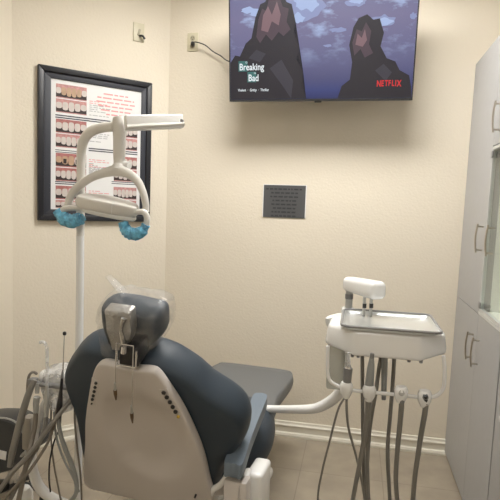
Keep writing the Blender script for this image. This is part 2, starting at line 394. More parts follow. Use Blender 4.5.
# two dark rock outcrops against the sky
def jag(P, w, mi): spoly(bm, P, w, mi, sm=False)
jag([(230, 102), (230, 64), (236, 57), (241, 58), (247, 46), (253, 41), (257, 22), (262, 10), (267, 8), (270, 1), (283, -1), (289, 9), (294, 11), (298, 27), (296, 38), (302, 50), (299, 62), (306, 74), (304, 86), (309, 102)], .0022, 1)
jag([(258, 40), (260, 24), (264, 14), (268, 16), (271, 5), (281, 3), (285, 13), (291, 15), (289, 27), (293, 34), (286, 40), (281, 36), (274, 44), (268, 38), (262, 46)], .0024, 4)
jag([(263, 34), (265, 20), (270, 12), (274, 20), (279, 8), (283, 20), (281, 30), (274, 26), (270, 36)], .0025, 3)
jag([(250, 60), (258, 52), (268, 56), (262, 64)], .0026, 2); jag([(272, 70), (284, 62), (296, 82), (294, 100), (286, 88)], .0026, 2)
jag([(340, 102), (344, 88), (352, 82), (354, 66), (351, 50), (355, 34), (360, 26), (368, 23), (374, 28), (380, 27), (384, 40), (381, 52), (387, 63), (395, 66), (399, 74), (408, 79), (410, 90), (413, 102)], .0022, 1)
jag([(356, 60), (354, 48), (358, 36), (363, 38), (367, 30), (372, 38), (370, 50), (374, 58), (366, 62), (362, 54)], .0024, 4)
jag([(357, 50), (359, 40), (363, 44), (366, 36), (368, 46), (364, 52)], .0025, 3)
jag([(376, 74), (384, 68), (392, 76), (386, 84)], .0026, 2)
# lettering
def rect(a, b, c, d, mi, w): spoly(bm, [(a, b), (c, b), (c, d), (a, d)], w, mi, sm=False)
rect(239.6, 62.6, 249.0, 72.6, 6, .0032); rect(249.0, 73.0, 258.2, 83.2, 6, .0032)
kx = TW/187.0
def stext(s, px, py, size, mi, bold, sx=1.0):
    u, v = sc(px, py); text_into(bm, s, u, v, size*kx, tvf, .0036, mi, bold, sx)
stext('Breaking', 240.4, 71.4, 9.4, 7, .016, .80); stext('Bad', 249.8, 82.0, 9.4, 7, .016, .80)
stext('35', 246.6, 64.8, 2.4, 7, 0); stext('56', 255.6, 75.2, 2.4, 7, 0)
stext('Violent  ·  Gritty  ·  Thriller', 239.2, 92.0, 3.7, 7, .02, .80)
for i, ch in enumerate('NETFLIX'):                          # letters tall at both ends of the word
    xs = [0, 4.3, 7.7, 11.0, 14.2, 17.3, 19.2][i]
    stext(ch, 377.5+xs, 88.4-abs(i-3)**2*-.06, 7.6+.12*abs(i-3)**1.6, 8, .03, .66)
obj('screen', bm, scr_m, tv, smooth=False)

# ------------------------------------------------------------------ sockets, plate, plaque, poster
c = at(193, 42.3, W)
t = thing('power_outlet', 'ivory wall outlet with black plug, left of the television', 'outlet', (c.x, W, c.z))
bm = B(); box(bm, (c.x, W-.004, c.z), (.074, .008, .118), .003); obj('cover_plate', bm, M['ivory'], t)
for s in (-1, 1):
    bm = B(); lathe(bm, [(0, .0035), (.016, .0035), (.017, 0)], (c.x, W-.0075, c.z+s*.024), (0, -1, 0), 20)
    sk = obj('socket', bm, M['ivory_d'], t)
    bm = B()
    for q in (-1, 1): box(bm, (c.x+q*.006, W-.0112, c.z+s*.024+.003), (.002, .001, .009))
    box(bm, (c.x, W-.0112, c.z+s*.024-.009), (.004, .001, .004)); obj('slot', bm, M['black'], sk)
t = thing('electric_cable', 'thin black power cord running from the outlet to the television', 'cord', (c.x, W, c.z-.024))
bm = B(); lathe(bm, [(.004, .045), (.008, .04), (.013, .03), (.015, .003), (.013, 0)], (c.x+.003, W-.012, c.z-.018), (0.3, -1, 0), 14); obj('plug', bm, M['black'], t)
bm = B(); tube(bm, [(c.x+.014, W-.05, c.z-.018), (c.x+.04, W-.055, c.z-.017), at(205, 45, 3.30), at(213, 51.5, 3.31), at(221, 56, 3.30), at(228, 61, 3.26), at(240, 62, 3.22), at(262, 55, 3.15)], .0035, 8); obj('cord', bm, M['hose_d'], t)

def cof(u, z, w):                                          # the angled wall: u runs along it from the left corner, w out of it
    return Vector((LX+u*.7071+w*.7071, LY+u*.7071-w*.7071, z))
def cuv(x, y):
    p = onplane(x, y, (1, -1, 0), LX-LY); return (p.x-LX)/.7071, p.z
u0, zb = cuv(138.5, 32.5)
t = thing('cable_wall_plate', 'ivory cable plate with short black stub above the framed poster', 'wall plate', tuple(cof(u0, zb, 0)))
bm = B(); prism(bm, [(u0-.037, zb-.058), (u0+.037, zb-.058), (u0+.037, zb+.058), (u0-.037, zb+.058)], cof, 0, .008, bev=.003); obj('cover_plate', bm, M['ivory'], t)
bm = B(); prism(bm, [(u0-.012, zb-.02), (u0+.004, zb-.022), (u0+.012, zb+.018), (u0-.002, zb+.02)], cof, .006, .014, bev=.003); obj('cable_port', bm, M['ivory_d'], t)
bm = B(); tube(bm, [cof(u0+.004, zb-.022, .012), cof(u0+.016, zb-.026, .032), cof(u0+.03, zb-.044, .034)], .007, 8); obj('cable_stub', bm, M['black'], t)

pa = at(263.6, 184.3, W); pb = at(305.5, 218.5, W)
bm = B(); bounds(bm, (pa.x, W-.006, pb.z), (pb.x, W-.0005, pa.z), .001, 0)
x0, x1, z0, z1 = pa.x, pb.x, pb.z, pa.z
for fx in ((x0, z0, x0+.004, z1), (x1-.005, z0, x1, z1), (x0, z1-.003, x1, z1)): bounds(bm, (fx[0], W-.0072, fx[1]), (fx[2], W-.0058, fx[3]), 0, 2)
rnd = random.Random(3)
for r in range(8):
    zz = z1-.028-r*.0245; L_ = (x1-x0)*[.86, .62, .66, .55, .60, .52, .58, .60][r]; xx = (x0+x1)/2-L_/2
    while xx < (x0+x1)/2+L_/2-.01:
        wd = rnd.uniform(.012, .034); bounds(bm, (xx, W-.0074, zz-.0055), (min(xx+wd, (x0+x1)/2+L_/2), W-.0058, zz+.0045), 0, 1); xx += wd+.006
tag(obj('wall_plaque', bm, [M['plaque'], M['plaque_t'], M['tag']], smooth=False, origin=((x0+x1)/2, W, z0)), 'small dark grey plaque with lettering below the television', 'plaque')

FU0, FZ1 = cuv(37, 65); FU1, _ = cuv(150.6, 84); FZ0 = 1.386; FZ1 = 2.284
SU0, _ = cuv(50, 78); SU1, _ = cuv(141, 92.3); SZ1 = cuv(50, 78)[1]; SZ0 = cuv(51, 209.5)[1]
t = thing('framed_poster', 'black framed dental poster with rows of teeth photographs on the angled wall', 'poster', tuple(cof((FU0+FU1)/2, FZ0, 0)))
bm = B()
def ring_frame(bm, a, b, w0, w1, mi, bev):
    (au0, az0, au1, az1), (bu0, bz0, bu1, bz1) = a, b
    o_ = [(au0, az0), (au1, az0), (au1, az1), (au0, az1)]; i_ = [(bu0, bz0), (bu1, bz0), (bu1, bz1), (bu0, bz1)]
    for k in range(4):
        j = (k+1) % 4; prism(bm, [o_[k], o_[j], i_[j], i_[k]], cof, w0, w1, mi, bev)
e = .034
ring_frame(bm, (FU0, FZ0, FU1, FZ1), (FU0+e, FZ0+e, FU1-e, FZ1-e), .001, .032, 0, .004)
ring_frame(bm, (FU0+e, FZ0+e, FU1-e, FZ1-e), (SU0+.002, SZ0+.002, SU1-.002, SZ1-.002), .001, .020, 1, .002)
obj('picture_frame', bm, [M['frame'], M['mat2']], t)
pm = [M[k] for k in ('paper', 'ink', 'ink_grey', 'ink_red', 'gum', 'tooth', 'mouth', 'tooth_y', 'gum2')]
bm = B(); SW = SU1-SU0; SH = SZ1-SZ0
prism(bm, [(SU0, SZ0), (SU1, SZ0), (SU1, SZ1), (SU0, SZ1)], cof, .008, .012, 0)
def pr(a, b, c, d, mi, w): face(bm, [cof(SU0+a*SW, SZ1-d*SH, w), cof(SU0+c*SW, SZ1-d*SH, w), cof(SU0+c*SW, SZ1-b*SH, w), cof(SU0+a*SW, SZ1-b*SH, w)], mi)
def teeth(a, b, c, d, stained, pale, seed):
    pr(a, b, c, d, 8 if pale else 4, .0125); h = d-b; wd = c-a; r_ = random.Random(seed)
    pr(a, b+h*.60, c, b+h*.93, 6, .0127)
    n = r_.choice((5, 6)); 
    for k in range(n):
        cu = a+wd*(k+.5)/n; tw = wd/n*.47; top = b+h*(.16+.10*abs(k-(n-1)/2)/n*2); bot = b+h*(.86-.22*(abs(k-(n-1)/2)/n*2)**1.5)
        P = []
        for q in range(12):
            an = 2*PI*q/12; sx_ = math.copysign(abs(math.cos(an))**.6, math.cos(an)); sz_ = math.copysign(abs(math.sin(an))**.6, math.sin(an))
            P.append(cof(SU0+(cu+sx_*tw)*SW, SZ1-((top+bot)/2+sz_*(bot-top)/2)*SH, .0130))
        face(bm, P, 7 if (stained and r_.random() < .7) else 5)
        if stained == 2 and k in (1, 3): pr(cu-tw*.6, (top+bot)/2-h*.1, cu+tw*.5, (top+bot)/2+h*.25, 6, .0133)
rows = (.035, .300, .560, .812)
for i, v in enumerate(rows):
    teeth(.055, v, .375, v+.105, [1, 0, 2, 0][i], i == 0, i); teeth(.055, v+.112, .375, v+.215 if v < .8 else .985, 0, i != 2, i+10)
    if i: teeth(.685, v-.012, .955, v+.088, 0, i == 3, i+20); teeth(.685, v+.095, .955, min(v+.192, .985), 0, True, i+30)
rr = random.Random(9)
for i, v in enumerate((.268, .285)): pr(.05, v, .64, v+.009, 1, .0125)
for v in (.500, .517): pr(.40, v, .96, v+.009, 1, .0125)
for v in (.535, .550): pr(.05, v, .36, v+.006, 1, .0125)
for v in (.778, .793): pr(.05, v, .38, v+.008, 1, .0125)
for v in (.765, .780): pr(.66, v-.01, .96, v-.004, 1, .0125)
for v0_, nl in ((.13, 8), (.32, 9), (.59, 8), (.63, 6), (.84, 7)):
    for r in range(nl):
        x = .405; v = v0_+r*.0155
        while x < .62:
            wd = rr.uniform(.02, .06)
            if x+wd > .64 or rr.random() < .12: break
            pr(x, v, x+wd, v+.006, 3 if r < 2 else 2, .0126); x += wd+.012
for r in range(6):                                         # the red heading
    L_ = [.28, .42, .44, .40, .34, .22][r]; x = .70-L_/2; v = .055+r*.032
    while x < .70+L_/2-.01:
        wd = min(rr.uniform(.04, .11), .70+L_/2-x); pr(x, v, x+wd, v+.011, 3, .0126); x += wd+.016
obj('poster_sheet', bm, pm, t, smooth=False)

# ------------------------------------------------------------------ cabinets on the right
CXF = .626
def bar_handle(y, zc, ln, parent, name='handle', xo=.042):
    bm = B(); x = CXF-.018; xo = .034
    tube(bm, [(x-xo+.006, y, zc-ln/2-.008), (x-xo+.001, y, zc-ln*.28), (x-xo-.001, y, zc), (x-xo+.001, y, zc+ln*.28), (x-xo+.006, y, zc+ln/2+.008)], .0048, 8)
    for s in (-1, 1): tube(bm, [(x-xo+.004, y, zc+s*ln*.46), (x+.001, y, zc+s*ln*.46)], .0045, 8, smooth=0)
    return obj(name, bm, M['nickel'], parent)
def cabinet_body(bm, y0, y1, ztop, shelf):
    x0, x1, tk = CXF+.001, 1.046, .018
    bounds(bm, (x0, y0, .0), (x1, y0+tk, ztop)); bounds(bm, (x0, y1-tk, .0), (x1, y1, ztop))
    bounds(bm, (x1-tk, y0, 0), (x1, y1, ztop))
    for z in shelf: bounds(bm, (x0, y0+tk, z-.009), (x1-tk, y1-tk, z+.009))
    bounds(bm, (x0+.002, y0+tk, 0), (x0+.02, y1-tk, .02))
YS, YG = 2.765, 2.335
t = thing('tall_cabinet', 'tall grey laminate cabinet with glass upper door against the television wall', 'cabinet', (CXF, 2.84, 0)); cab1 = t
bm = B(); cabinet_body(bm, YG+.004, W-.004, 2.385, (.04, 1.012, 1.838, 2.376)); bounds(bm, (CXF+.001, YS-.009, .05), (1.03, YS+.009, 2.37))
obj('carcass', bm, M['cab'], t, smooth=False)
bm = B(); bounds(bm, (CXF+.02, YG+.03, 1.0215), (1.027, YS-.012, 1.0235)); bounds(bm, (1.025, YG+.03, 1.023), (1.0275, YS-.012, 1.828)); bounds(bm, (CXF+.03, YS-.013, 1.023), (1.024, YS-.0095, 1.828)); bounds(bm, (CXF+.03, YG+.0225, 1.023), (1.024, YG+.0245, 1.828))
obj('interior_lining', bm, M['cab_in'], t, smooth=False)
def door(y0, y1, z0, z1, parent, name='door'):
    bm = B(); bounds(bm, (CXF-.018, y0+.0012, z0+.0012), (CXF, y1-.0012, z1-.0012), .0012); return obj(name, bm, M['cab'], parent, smooth=False)
d = door(YS, W-.002, .02, 1.006, t); bar_handle(2.835, .825, .13, d)
d = door(YG, YS, .02, 1.006, t); bar_handle(2.705, .825, .13, d)
d = door(YS, W-.002, 1.006, 2.39, t); bar_handle(2.815, 1.385, .13, d)
d = door(YG, YS, 1.842, 2.39, t); bar_handle(2.66, 1.965, .13, d)
bm = B(); fr = .012
for a, b in (((YG, 1.022), (YS, 1.022+.016)), ((YG, 1.838-.016), (YS, 1.838)), ((YG, 1.022), (YG+.02, 1.838)), ((YS-fr, 1.022), (YS, 1.838))):
    bounds(bm, (CXF-.018, a[0]+.001, a[1]), (CXF, b[0]-.001, b[1]), .001)
gd = obj('glass_door', bm, M['alu'], t, smooth=False)
bm = B(); bounds(bm, (CXF-.012, YG+.02, 1.037), (CXF-.007, YS-fr, 1.823)); obj('glass_pane', bm, M['glass'], gd, smooth=False)
bar_handle(2.60, 1.385, .13, gd)
for z in (1.055, 1.80):
    bm = B(); box(bm, (CXF-.0215, YS-.018, z), (.008, .032, .030), .002); box(bm, (CXF+.012, YS-.026, z-.004), (.03, .02, .018), .003); obj('hinge', bm, M['grey'], gd)
bm = B(); bounds(bm, (CXF+.03, YG+.03, 1.553), (1.02, YS-.014, 1.559)); obj('glass_shelf', bm, M['glass'], t, smooth=False)
bm = B(); bounds(bm, (CXF-.020, YG, 1.0065), (CXF+.0005, YS, 1.0215), .001); obj('ledge_strip', bm, M['alu'], t, smooth=False)
t = thing('tall_cabinet', 'plain grey laminate cabinet at the right edge, nearer than the glass one', 'cabinet', (CXF, 1.95, 0)); cab2 = t
bm = B(); cabinet_body(bm, 1.55, YG-.012, 2.385, (.04, 1.012, 2.376)); obj('carcass', bm, M['cab'], t, smooth=False)
for z0, z1 in ((.02, 1.006), (1.01, 2.39)):
    for y0, y1, yh in ((1.94, YG-.014, 1.99), (1.55, 1.94, 1.89)):
        d = door(y0, y1, z0, z1, t); bar_handle(yh if z0 > .5 else yh, .80 if z0 < .5 else 1.30, .13, d)
bm = B(); lathe(bm, [(0, .022), (.012, .020), (.015, .012), (.008, .006), (.008, 0)], (CXF-.018, 2.19, .69), (-1, 0, 0), 16); obj('lock_knob', bm, M['white'], t)

for q in (cab1, cab2): q.rotation_euler[1] = math.radians(.8)      # the old cabinets lean a little towards their wall

# ------------------------------------------------------------------ dental chair
ca = math.radians(-5.5); CA = Vector((math.cos(ca), math.sin(ca), 0)); CF = Vector((-math.sin(ca), math.cos(ca), 0)); UP = Vector((0, 0, 1))
CO = Vector((-.700, 1.75, 0)); th = math.radians(26)
def L(x, y, z): return CO+CA*x+CF*y+UP*z
BV = -CF*math.sin(th)+UP*math.cos(th); BD = CF*math.cos(th)+UP*math.sin(th); BP = CO+UP*.5
def bf(u, v, w): return BP+CA*u+BV*v+BD*w
def bk(x, y, w):                                           # point of the backrest plane w in front of the shell
    P = BP+BD*w; p = onplane(x, y, BD, BD.dot(P)); return ((p-P).dot(CA), (p-P).dot(BV))
chair = thing('dental_chair', 'dark blue dental chair seen from behind with pale plastic back shell', 'dental chair', tuple(CO))
def bkf(x, y, w, wf):                                      # the same, where the surface is bent by wf(u, v)
    u, v = bk(x, y, w)
    for _ in range(8): u, v = bk(x, y, w+wf(u, v))
    return u, v
sh_px = [(84, 470), (86, 444), (86.5, 418), (90, 392), (94, 372), (99, 363), (107, 361.5), (122, 365), (137, 367.5), (151, 368.5), (159, 373), (171, 389.6), (182, 407), (193, 429), (203, 454), (209, 478), (214, 503), (205, 510), (160, 503), (132, 497), (108, 491), (88, 485)]
bm = B()
def shw(u, v):
    u_ = u-.02; dip = .026*math.exp(-((u_/.145)**2+((v-.22)/.20)**2)**4)
    return .028*(u_/.26)**2+dip
pillow(bm, [bkf(x, y, 0, shw) for x, y in sh_px], bf, -.012, .022, crown=.0, rim=.014, wfun=shw, inner=[.1, .2, .3, .4, .48, .54, .60, .66, .72, .78, .84, .90, .94])
shell = obj('back_shell', bm, M['shell'], chair)
up_px = [(90, 478), (84, 455), (77, 415), (70, 390), (67, 372), (70.5, 359), (77.5, 348), (85.5, 338.5), (95.5, 334.3), (110, 335.5), (127, 338.5), (143, 339), (155, 339), (166, 341), (180, 346), (200, 358), (216, 371.5), (239, 386), (250, 397.5), (253, 411), (249, 427), (237, 444), (227.5, 458), (223, 472), (214, 488), (180, 495), (130, 490)]
bm = B(); cwf = lambda u, v: .05*(abs(min(max(u, -.42), .5)-.03)/.4)**2
pillow(bm, [bkf(x, y, .10+.045*max(-1, min(1, (x-160)/95-(y-400)/75)), cwf) for x, y in up_px], bf, .030, .170, crown=.0, rim=.055, steps=10, wfun=cwf)
obj('backrest_cushion', bm, M['vinyl'], chair)
# seam line of the cushion's rear edge
# control buttons
def button(px_, py_, r, m, par):
    u, v = bk(px_, py_, -.01); w = -.0150+shw(u, v)
    bm = B(); lathe(bm, [(0, .0035), (r*.75, .0035), (r, .0015), (r, -.004)], bf(u, v, w), -BD, 14); return obj('button', bm, m, par)
for pts, pad in ((((95.6, 383.6), (94.6, 388), (93.5, 392.5), (92.4, 397), (91.3, 401)), 1), (((163.4, 393.2), (166.4, 398), (169.4, 403), (172.2, 408), (174.9, 413)), 2)):
    (ax, ay), (bx_, by_) = pts[0], pts[-1]
    a = bk(ax-1, ay-3, -.01); b = bk(bx_+(1.6 if pad == 2 else 0), by_+(9 if pad == 2 else 6), -.01); dx, dy = b[0]-a[0], b[1]-a[1]; Ln = math.hypot(dx, dy); nx, ny = -dy/Ln*.014, dx/Ln*.014
    bm = B(); prism(bm, [(a[0]+nx, a[1]+ny), (b[0]+nx, b[1]+ny), (b[0]-nx, b[1]-ny), (a[0]-nx, a[1]-ny)], lambda u, v, w: bf(u, v, w+shw(u, v)), -.0128, -.006, bev=.0004)
    kp = obj('button_panel', bm, M['shell'], chair)
    for p in pts: button(*p, .0072 if pad == 2 else .0055, M['black'], kp)
    if pad == 2: button(177.6, 418, .0055, M['yellow'], kp)['label'] = 'yellow button'
    else: button(90.4, 405.5, .003, M['black'], kp)
bm = B(); u, v = bk(195, 497, -.02); lathe(bm, [(0, .003), (.004, .003), (.004, -.01)], bf(u, v, -.02), -BD, 10); obj('screw', bm, M['black'], chair)
# headrest with its mount
def hb(x, y, w):
    return bk(x, y, w)
bm = B()
pt = [(118, 349), (136, 350.5), (137, 369), (118, 366)]
prism(bm, [bk(x, y, -.02) for x, y in pt], bf, -.012, .06, bev=.003)
obj('headrest_mount', bm, M['black'], chair)
bm = B(); a = [bk(x, y, -.02) for x, y in ((117.5, 350), (117.5, 364.5), (136, 367), (137, 351))]
tube(bm, [bf(p[0], p[1], -.022) for p in a], .0032, 8, smooth=0); tube(bm, [bf(*bk(124, 346, -.02), -.02), bf(*bk(124, 352, -.02), -.024)], .009, 8, smooth=0)
obj('mount_bracket', bm, M['chrome'], chair)
bm = B()
hr_px = [(105, 305), (107, 299.5), (114, 298), (132, 300), (150, 304), (161, 306.5), (166, 311), (167, 320), (166, 330), (158, 338), (147, 345), (134, 349), (118, 345), (108, 325)]
def hwf(u, v): return -.15*(v-bk(130, 320, .09)[1])
pillow(bm, [bkf(x, y, .105, hwf) for x, y in hr_px], bf, .06, .15, rim=.030, crown=.004, wfun=hwf)
obj('headrest_pad', bm, M['vinyl'], chair)
bm = B()
a = [bk(x, y, .02) for x, y in ((105, 308.5), (131, 312), (132, 331), (129, 350), (113, 349), (108, 330))]
prism(bm, a, bf, .012, .055, bev=.006)
tube(bm, [bf(*bk(107, 313, .02), .02), bf(*bk(132, 317, .02), .02)], .009, 10, smooth=0)
obj('headrest_plate', bm, M['crinkle'], chair)
bm = B(); tube(bm, [bf(*bk(124, 318, .01), .012), bf(*bk(121, 330, .01), .012), bf(*bk(123, 346, 0), .008)], [.010, .007, .010], 10); obj('headrest_stem', bm, M['steel'], chair)
# seat, leg rest
def lf(z_dir=1):
    return lambda u, v, w: L(u, v, w)
bm = B()
pillow(bm, [(-.20, .17), (-.29, .24), (-.345, .38), (-.33, .56), (-.275, .69), (-.15, .735), (.15, .735), (.275, .69), (.33, .56), (.345, .38), (.29, .24), (.20, .17)], lf(), .385, .595, rim=.09, steps=10)
obj('seat_cushion', bm, M['vinyl'], chair)
bm = B(); pillow(bm, [(-.18, .20), (-.25, .4), (-.20, .66), (.20, .66), (.25, .4), (.18, .20)], lf(), .33, .42, rim=.04); obj('seat_pan', bm, M['shell'], chair)
bm = B()
pillow(bm, [(-.262, .69), (-.262, .90), (-.262, 1.20), (-.25, 1.33), (-.215, 1.385), (0, 1.392), (.20, 1.385), (.245, 1.33), (.262, 1.20), (.262, .90), (.262, .69), (0, .66)], lf(), .455, .535, rim=.03, steps=8, wfun=lambda u, v: -.02*(v-.7))
obj('leg_rest', bm, M['legv'], chair, label='grey leg rest')
bm = B(); bounds(bm, (-.12, -.02, 0), (.12, .62, .06)); 
b2 = B(); box(b2, (0, .55, .03), (.42, 1.05, .06), .025, 3); box(b2, (0, .35, .18), (.20, .30, .30), .04, 3)
bm.free(); bm = B()
for v in b2.verts: v.co = L(v.co.x, v.co.y, v.co.z)
merge(bm, b2); obj('chair_base', bm, M['white'], chair)
# arm rests and their supports
def armrest(s):
    bm = B()
    def fr_(u, v, w):                                      # u across, v along, w up
        return L(s*(.330+u*.88-.022*v), -.05+v*.42, .628+.095*v+w)
    pillow(bm, [(-.036, 0.02), (-.033, .35), (-.034, .8), (-.036, 1.0), (-.01, 1.04), (.01, 1.04), (.032, 1.0), (.034, .8), (.034, .35), (.040, .02), (.01, 0), (-.01, 0)], fr_, -.05, 0, rim=.008, steps=6)
    obj('armrest', bm, M['vinyl_arm'], chair, label='blue-grey armrest pad')
    bm = B()
    b2 = B(); box(b2, (s*.352, .03, .43), (.034, .12, .25), .014, 3); box(b2, (s*.378, .12, .425), (.064, .14, .25), .016, 3)
    for v in b2.verts: v.co = L(v.co.x, v.co.y, v.co.z)
    merge(bm, b2)
    obj('arm_support', bm, M['white'], chair)
    bm = B(); b2 = B(); box(b2, (s*.335, .0, .42), (.085, .06, .27), .008, 2)
    for v in b2.verts: v.co = L(v.co.x, v.co.y, v.co.z)
    merge(bm, b2); obj('side_panel', bm, M['shell'], chair)
    bm = B(); tube(bm, [bf(*bk(x, y, .02), .02) for x, y in ((211, 494), (214, 489), (220, 485), (224.5, 479), (227, 471))], [.012, .012, .012, .010, .006], 10); obj('side_trim', bm, M['white'], chair)
armrest(1)

# plastic headrest bag and bib chain
bm = B()
bag = [(103, 303), (106, 297), (118, 296), (136, 298.5), (153, 302), (163, 305), (168, 311), (169, 320), (168, 332), (159, 342), (147, 349), (136, 354), (124, 355), (111, 348), (107, 332), (104, 315)]
r_ = random.Random(5)
pillow(bm, [bkf(x, y, .08, lambda u, v: hwf(u, v)*.9) for x, y in bag], bf, .010, .160, rim=.030, steps=8, wfun=lambda u, v: hwf(u, v)*.9+.006*math.sin(u*90+v*50)*math.sin(v*70-u*30))
tube(bm, [bf(*bk(124, 297, .08), .09), bf(*bk(114, 289, .08), .10), bf(*bk(103, 281, .08), .11)], [.03, .025, .018], 8, flat=.35, caps=False)
tag(obj('headrest_cover', bm, M['clear'], origin=tuple(bf(.1, .55, .05))), 'clear crumpled plastic bag pulled over the dental chair headrest', 'plastic cover')
bc = thing('bib_clip_cord', 'thin bib cord with two clips hanging down the chair back shell', 'bib cord', tuple(bf(*bk(125, 352, -.03), -.03)))
bm = B()
tube(bm, [bf(*bk(116.5, 343, -.03), -.03), bf(*bk(116.6, 362, -.03), -.036), bf(*bk(116.2, 384, -.03), -.036)], .0016, 6)
tube(bm, [bf(*bk(133.5, 346, -.03), -.03), bf(*bk(133.6, 370, -.03), -.036), bf(*bk(133.0, 406, -.03), -.036)], .0016, 6)
tube(bm, [bf(*bk(116.5, 343, -.03), -.03), bf(*bk(125, 340, -.0), -.02), bf(*bk(133.5, 346, -.03), -.03)], .0016, 6)
obj('cord', bm, M['chrome'], bc)
for x, y in ((116.2, 381), (132.6, 404)):
    bm = B(); a = bk(x-.3, y, -.03); b = bk(x+.2, y+7, -.03); c_ = bk(x+1, y+17, -.03)
    tube(bm, [bf(*a, -.038), bf(*b, -.038)], [.003, .0055], 8, smooth=0); cl = obj('clip', bm, M['lgrey'], bc)
    bm = B(); tube(bm, [bf(*b, -.038), bf(*bk(x+.8, y+11, -.03), -.040), bf(*c_, -.038)], [.0065, .006, .0025], 8); obj('clip_jaw', bm, M['brown'], cl)

# ------------------------------------------------------------------ dental lamp
DL = 2.12
lamp = thing('dental_light', 'pale dental operating lamp on a pole in front of the framed poster', 'dental light', tuple(Vector((at(80, 300, DL).x, DL, 0))))
bm = B(); pbx = at(79.3, 345, DL)
tube(bm, [(pbx.x, DL, .02), (pbx.x, DL, .6), at(79.3, 345, DL), at(80, 290, DL), at(80.3, 235, DL)], .0175, 14, smooth=3)
obj('pole', bm, M['white'], lamp)
bm = B(); lathe(bm, [(.035, 0), (.035, .01), (.03, .02), (.02, .06)], (pbx.x, DL, 0), n=28); obj('pole_foot', bm, M['white'], lamp)
bm = B(); tube(bm, [at(80.3, 236, DL), at(80.8, 195, DL), at(81.2, 163, DL), at(81.6, 149, DL), at(84.5, 139, DL), at(91, 131.5, DL), at(101, 127.8, DL), at(115, 126.5, DL-.02)], [.0175, .0180, .0195, .0205, .0215, .022, .022, .0215], 16)
obj('curved_arm', bm, M['lampw'], lamp)
bm = B(); pj = at(119.5, 127, DL-.02)
tube(bm, [at(119, 117.5, DL-.02), at(119.5, 121, DL-.02), at(119.8, 131, DL-.02), at(119.5, 137, DL-.02)], [.026, .030, .030, .027], 18, smooth=0)
obj('elbow_joint', bm, M['lampw'], lamp)
bm = B(); lathe(bm, [(.0, .004), (.015, .004), (.017, 0), (.017, -.012)], at(118.5, 117.5, DL-.02), (0, 0, 1), 18); obj('joint_cap', bm, M['chrome'], lamp)
# spring arm: a tapering boxed arm to the right, going slightly back
bm = B(); a0 = at(125, 123.2, DL-.06); a1 = at(182, 121.6, DL+.10); d_ = (a1-a0); Ln = d_.length; X_ = d_.normalized(); Z_ = (UP-X_*X_.dot(UP)).normalized(); Y_ = Z_.cross(X_)
b2 = B(); bmesh.ops.create_cube(b2, size=1)
for v in b2.verts:
    s = v.co.x+.5; hh = .064*(1-s)+.060*s
    v.co = a0+X_*(Ln*s)+Z_*(v.co.z*hh)+Y_*(v.co.y*.045)
bmesh.ops.bevel(b2, geom=b2.edges[:], offset=.007, segments=3, affect='EDGES', profile=.5); merge(bm, b2)
obj('spring_arm', bm, M['white'], lamp)
bm = B(); tube(bm, [a0+Z_*(-.018)+Y_*-.02, a1+Z_*(-.012)+Y_*-.02], .010, 8, smooth=0); obj('arm_trim', bm, M['lampw'], lamp)
bm = B(); lathe(bm, [(0, .003), (.0075, .003), (.009, 0), (.009, -.01)], a1-X_*.012+Y_*-.0225, (0, -1, 0), 14); obj('screw', bm, M['grey'], lamp)
bm = B(); tube(bm, [at(119.6, 135, DL-.02), at(119.4, 150, DL-.02), at(119.2, 160, DL-.02), at(119, 168, DL-.03)], [.0265, .0265, .024, .022], 16); obj('drop_arm', bm, M['lampw'], lamp)
bm = B(); lathe(bm, [(0, .022), (.014, .020), (.018, .012), (.018, -.01)], at(126, 165.5, DL-.02), (1, -.3, -.1), 16); obj('tension_knob', bm, M['white'], lamp)
# yoke
bm = B(); yk = [(67.5, 207), (70, 198), (75.5, 189.5), (84, 182), (95, 176), (106, 172.5), (117, 170.5), (128, 173.5), (137, 180.5), (142.5, 191), (145.5, 203), (146, 212)]
P_ = [at(x, y, DL-.04-.10*math.sin(PI*0)) for x, y in yk]
tube(bm, P_, [.015, .017, .018, .018, .018, .020, .026, .020, .018, .016, .015, .014], 12); obj('yoke', bm, M['lampw'], lamp)
bm = B(); tube(bm, [at(119, 164, DL-.03), at(118, 170, DL-.035)], [.022, .034], 16, smooth=0); obj('yoke_hub', bm, M['lampw'], lamp)
# lamp head
hc = at(107, 206, DL-.07); hx = (at(136, 212, DL-.05)-at(79, 201, DL-.09)).normalized(); hz = (UP*.95+Vector((.03, -.28, 0))); hz = (hz-hx*hx.dot(hz)).normalized(); hy = hz.cross(hx)
def hf(u, v, w): return hc+hx*u+hy*v+hz*w
bm = B(); pillow(bm, [(-.128, -.02), (-.09, -.036), (0, -.046), (.09, -.036), (.128, -.02), (.135, .0), (.128, .03), (.08, .05), (0, .06), (-.08, .05), (-.128, .03), (-.135, 0)], hf, -.020, .030, rim=.014, steps=8, wfun=lambda u, v: -.30*u*u)
obj('lamp_head', bm, M['lampw'], lamp)
bm = B(); pillow(bm, [(-.095, -.028), (0, -.044), (.118, -.030), (.122, .02), (.06, .045), (-.06, .045), (-.10, .02)], hf, -.037, -.018, rim=.012, steps=6, wfun=lambda u, v: -.30*u*u)
obj('lens', bm, M['lens'], lamp)
bm = B(); prism(bm, [(.034, -.0450), (.036, -.0450), (.036, -.01), (.034, -.01)], hf, -.018, .0305); obj('seam', bm, M['white'], lamp)
for side, pts in ((-1, [(83, 209), (72, 208), (64, 209), (61, 214), (63, 220), (70, 223), (79, 222), (83, 218)]), (1, [(131, 213), (143, 212), (147, 218), (145, 228), (140, 234), (132, 235), (126, 231), (124, 226)])):
    bm = B(); tube(bm, [at(x, y, DL-.06) for x, y in pts], [.010, .013, .014, .013, .012, .012, .012, .010], 10); h_ = obj('handle', bm, M['lampw'], lamp)
